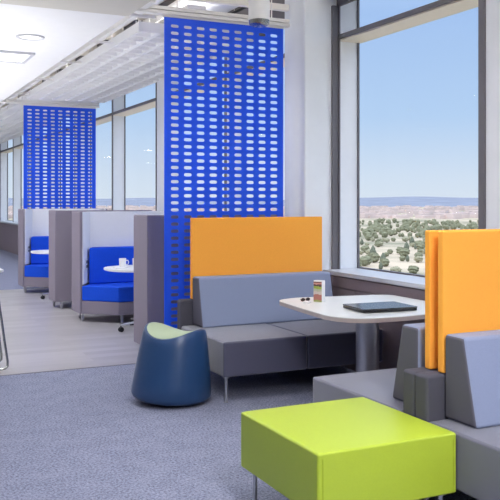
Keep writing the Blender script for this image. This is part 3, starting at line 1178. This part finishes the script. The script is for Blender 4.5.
# beam carrying the rail, at its left end
bm = nb(); box(bm, 1.86, 2.22, 6.42, 6.68, 3.13, 3.21)
s_ = obj('rail_support_beam', bm, M['alu'], bevel=0.006, seg=2)
tag(s_, 'short boxy white beam at the left end of the near screen rail', 'beam')
bm = nb(); box(bm, 2.03, 3.70, 6.84, 6.90, 3.30, 3.36)
s_ = obj('cross_beam', bm, M['deck'], bevel=0.006, seg=2)
tag(s_, 'cream cross beam just above the near screen rail', 'beam')

# pendant cylinder downlight in front of the screen
t = thing('pendant_downlight', 'white cylinder downlight with a glass lower rim, in front of the blue screen', 'downlight', (2.90, 5.87, 2.895))
bm = nb(); prism_ring(bm, [(0.045, 0.086), (0.20, 0.086), (0.20, 0.083), (0.235, 0.083), (0.235, 0.088), (0.42, 0.088), (0.43, 0.05)], n=40)
obj('housing', bm, M['white'], t)
bm = nb(); cyl(bm, 0, 0, 0.205, 0.23, 0.0845, n=40)
obj('band', bm, M['duct'], t)
bm = nb(); prism_ring(bm, [(0.0, 0.060), (0.012, 0.080), (0.044, 0.084)], n=40)
obj('glass_rim', bm, M['chrome'], t)
bm = nb(); cyl(bm, 0, 0, 0.43, 1.50, 0.012, n=10)
obj('stem', bm, M['alu'], t)

# ================================================================== CEILING LAMPS AND ADDED FILL LIGHTS
def add_area(parent, sx, sy, z, watts):
    ld = bpy.data.lights.new('lamp_light', 'AREA')
    ld.shape = 'RECTANGLE'
    ld.size, ld.size_y = sx, sy
    ld.energy = watts
    ld.color = LAMP_COL
    lo = bpy.data.objects.new('lamp_light', ld)
    C.objects.link(lo)
    lo.parent = parent
    lo.location = (0, 0, z)
    return lo


def square_lamp(x, y, zc, label, sx=0.56, sy=0.56, watts=None):
    t = thing('recessed_lamp', label, 'ceiling lamp', (x, y, zc), group='square lamps in the ceiling')
    bm = nb()
    hx, hy = sx / 2, sy / 2
    w_ = 0.035
    box(bm, -hx, hx, -hy, -hy + w_, -0.022, 0.0); box(bm, -hx, hx, hy - w_, hy, -0.022, 0.0)
    box(bm, -hx, -hx + w_, -hy + w_, hy - w_, -0.022, 0.0); box(bm, hx - w_, hx, -hy + w_, hy - w_, -0.022, 0.0)
    obj('frame', bm, M['duct'], t, bevel=0.003, seg=2)
    bm = nb(); box(bm, -hx + w_, hx - w_, -hy + w_, hy - w_, -0.010, -0.001)
    obj('diffuser', bm, M['lampglass'], t, smooth=False)
    add_area(t, sx - 0.1, sy - 0.1, -0.03, LAMP_W if watts is None else watts)
    return t


def uplight(name, label, loc, sx, sy, watts, group, hang):  # every one of these is an added lamp with no known fixture
    t = thing(name, label, 'uplight', loc, group=group)
    bm = nb()
    box(bm, -sx / 2, sx / 2, -sy / 2, sy / 2, -0.06, -0.02)
    obj('housing', bm, M['alu'], t, bevel=0.006, seg=2)
    bm = nb()
    box(bm, -sx / 2 + 0.01, sx / 2 - 0.01, -sy / 2 + 0.01, sy / 2 - 0.01, -0.019, -0.010)
    obj('diffuser', bm, M['lampglass'], t, smooth=False)
    for s_ in (-1, 1):
        if hang > loc[2]:
            bm = nb(); cyl(bm, 0, s_ * sy * 0.4, -0.009, hang - loc[2] - 0.001, 0.003, n=6)
            obj('cable', bm, M['alu'], t)
        else:
            bm = nb(); cyl(bm, 0, s_ * sy * 0.4, 0.001 - loc[2], -0.061, 0.02, n=14); cyl(bm, 0, s_ * sy * 0.4, 0.001 - loc[2], 0.012 - loc[2], 0.13, n=24)
            obj('stand', bm, M['alu'], t)
    lo = add_area(t, sx - 0.02, sy - 0.02, 0.0, watts)
    lo.rotation_euler = (PI, 0, 0)
    return t


for y in (7.3, 10.3, 13.5, 17.5, 22.0):  # lamps added out of view to brighten the lowered ceiling
    uplight('added_standing_uplight', 'added long white floor-standing uplight left of the aisle, out of view', (0.42, y, 1.30), 0.3, 2.4, UP_W, 'added floor-standing uplights left of the aisle', 0)
for y in (-1.5, 1.5, 4.2):  # lamps added to light the deck and the bench tops
    uplight('added_deck_uplight', 'added white uplight hung under the deck over the benches', (2.9, y, 3.25), 0.2, 1.6, DECK_W, 'added uplights under the deck near the benches', 4.399)
for y in (8.2, 11.0, 13.6, 17.0, 21.0, 25.0):  # lamps added to brighten the open ceiling over the grids
    uplight('added_grid_uplight', 'added slim white uplight above the ceiling grids, ' + {8.2: 'nearest of the six', 11.0: 'second from the camera', 13.6: 'just before the farther blue screen', 17.0: 'first beyond the farther blue screen', 21.0: 'second beyond the farther blue screen', 25.0: 'farthest of the six'}[y], (2.98, y, 3.42), 0.2, 1.6, DECK_W * 0.3, 'added uplights above the open ceiling grids', 4.399 if abs((y - 7.6) % 1.55) > 9 else 3.97)


for x in (1.24, -1.2, -3.6):
    for k, y in enumerate((8.16, 10.3, 12.4, 15.0, 18.0, 21.5, 25.5, 29.0)):
        lw_ = LAMP_W if x > 0 else LAMP_W * 0.35  # the inner rows are added out of view, only for their light
        lab = 'square recessed lamp in the white ceiling, nearest of those along its edge' if (x > 1 and k == 0) else ('second square recessed lamp from the camera along the ceiling edge' if (x > 1 and k == 1) else 'square recessed lamp far along the edge of the white ceiling' if x > 1 else 'added square lamp deeper in over the aisle, out of view')
        square_lamp(x, y, 2.90, lab, watts=lw_)
for x in (1.5, -0.6, -2.7):  # unseen lamps added in place of daylight on the near faces
    for y in (-2.0, 0.6, 2.6, 4.6):
        square_lamp(x, y, 2.885, 'added unseen square lamp in the beige soffit above the lounge', watts=LAMP_W * (4.6 if (x > 1 and y < 1) else 0.9 if x > 1 else 0.15))
t = thing('round_downlight', 'round white downlight in the ceiling beside the square lamp', 'downlight', (1.33, 7.12, 2.90))
bm = nb(); prism_ring(bm, [(0.0, 0.12), (-0.012, 0.118), (-0.014, 0.10), (-0.004, 0.085)], n=40, cap=False)
obj('trim_ring', bm, M['duct'], t)
bm = nb(); cyl(bm, 0, 0, -0.006, -0.001, 0.086, n=40)
obj('lens', bm, M['lampglass'], t)
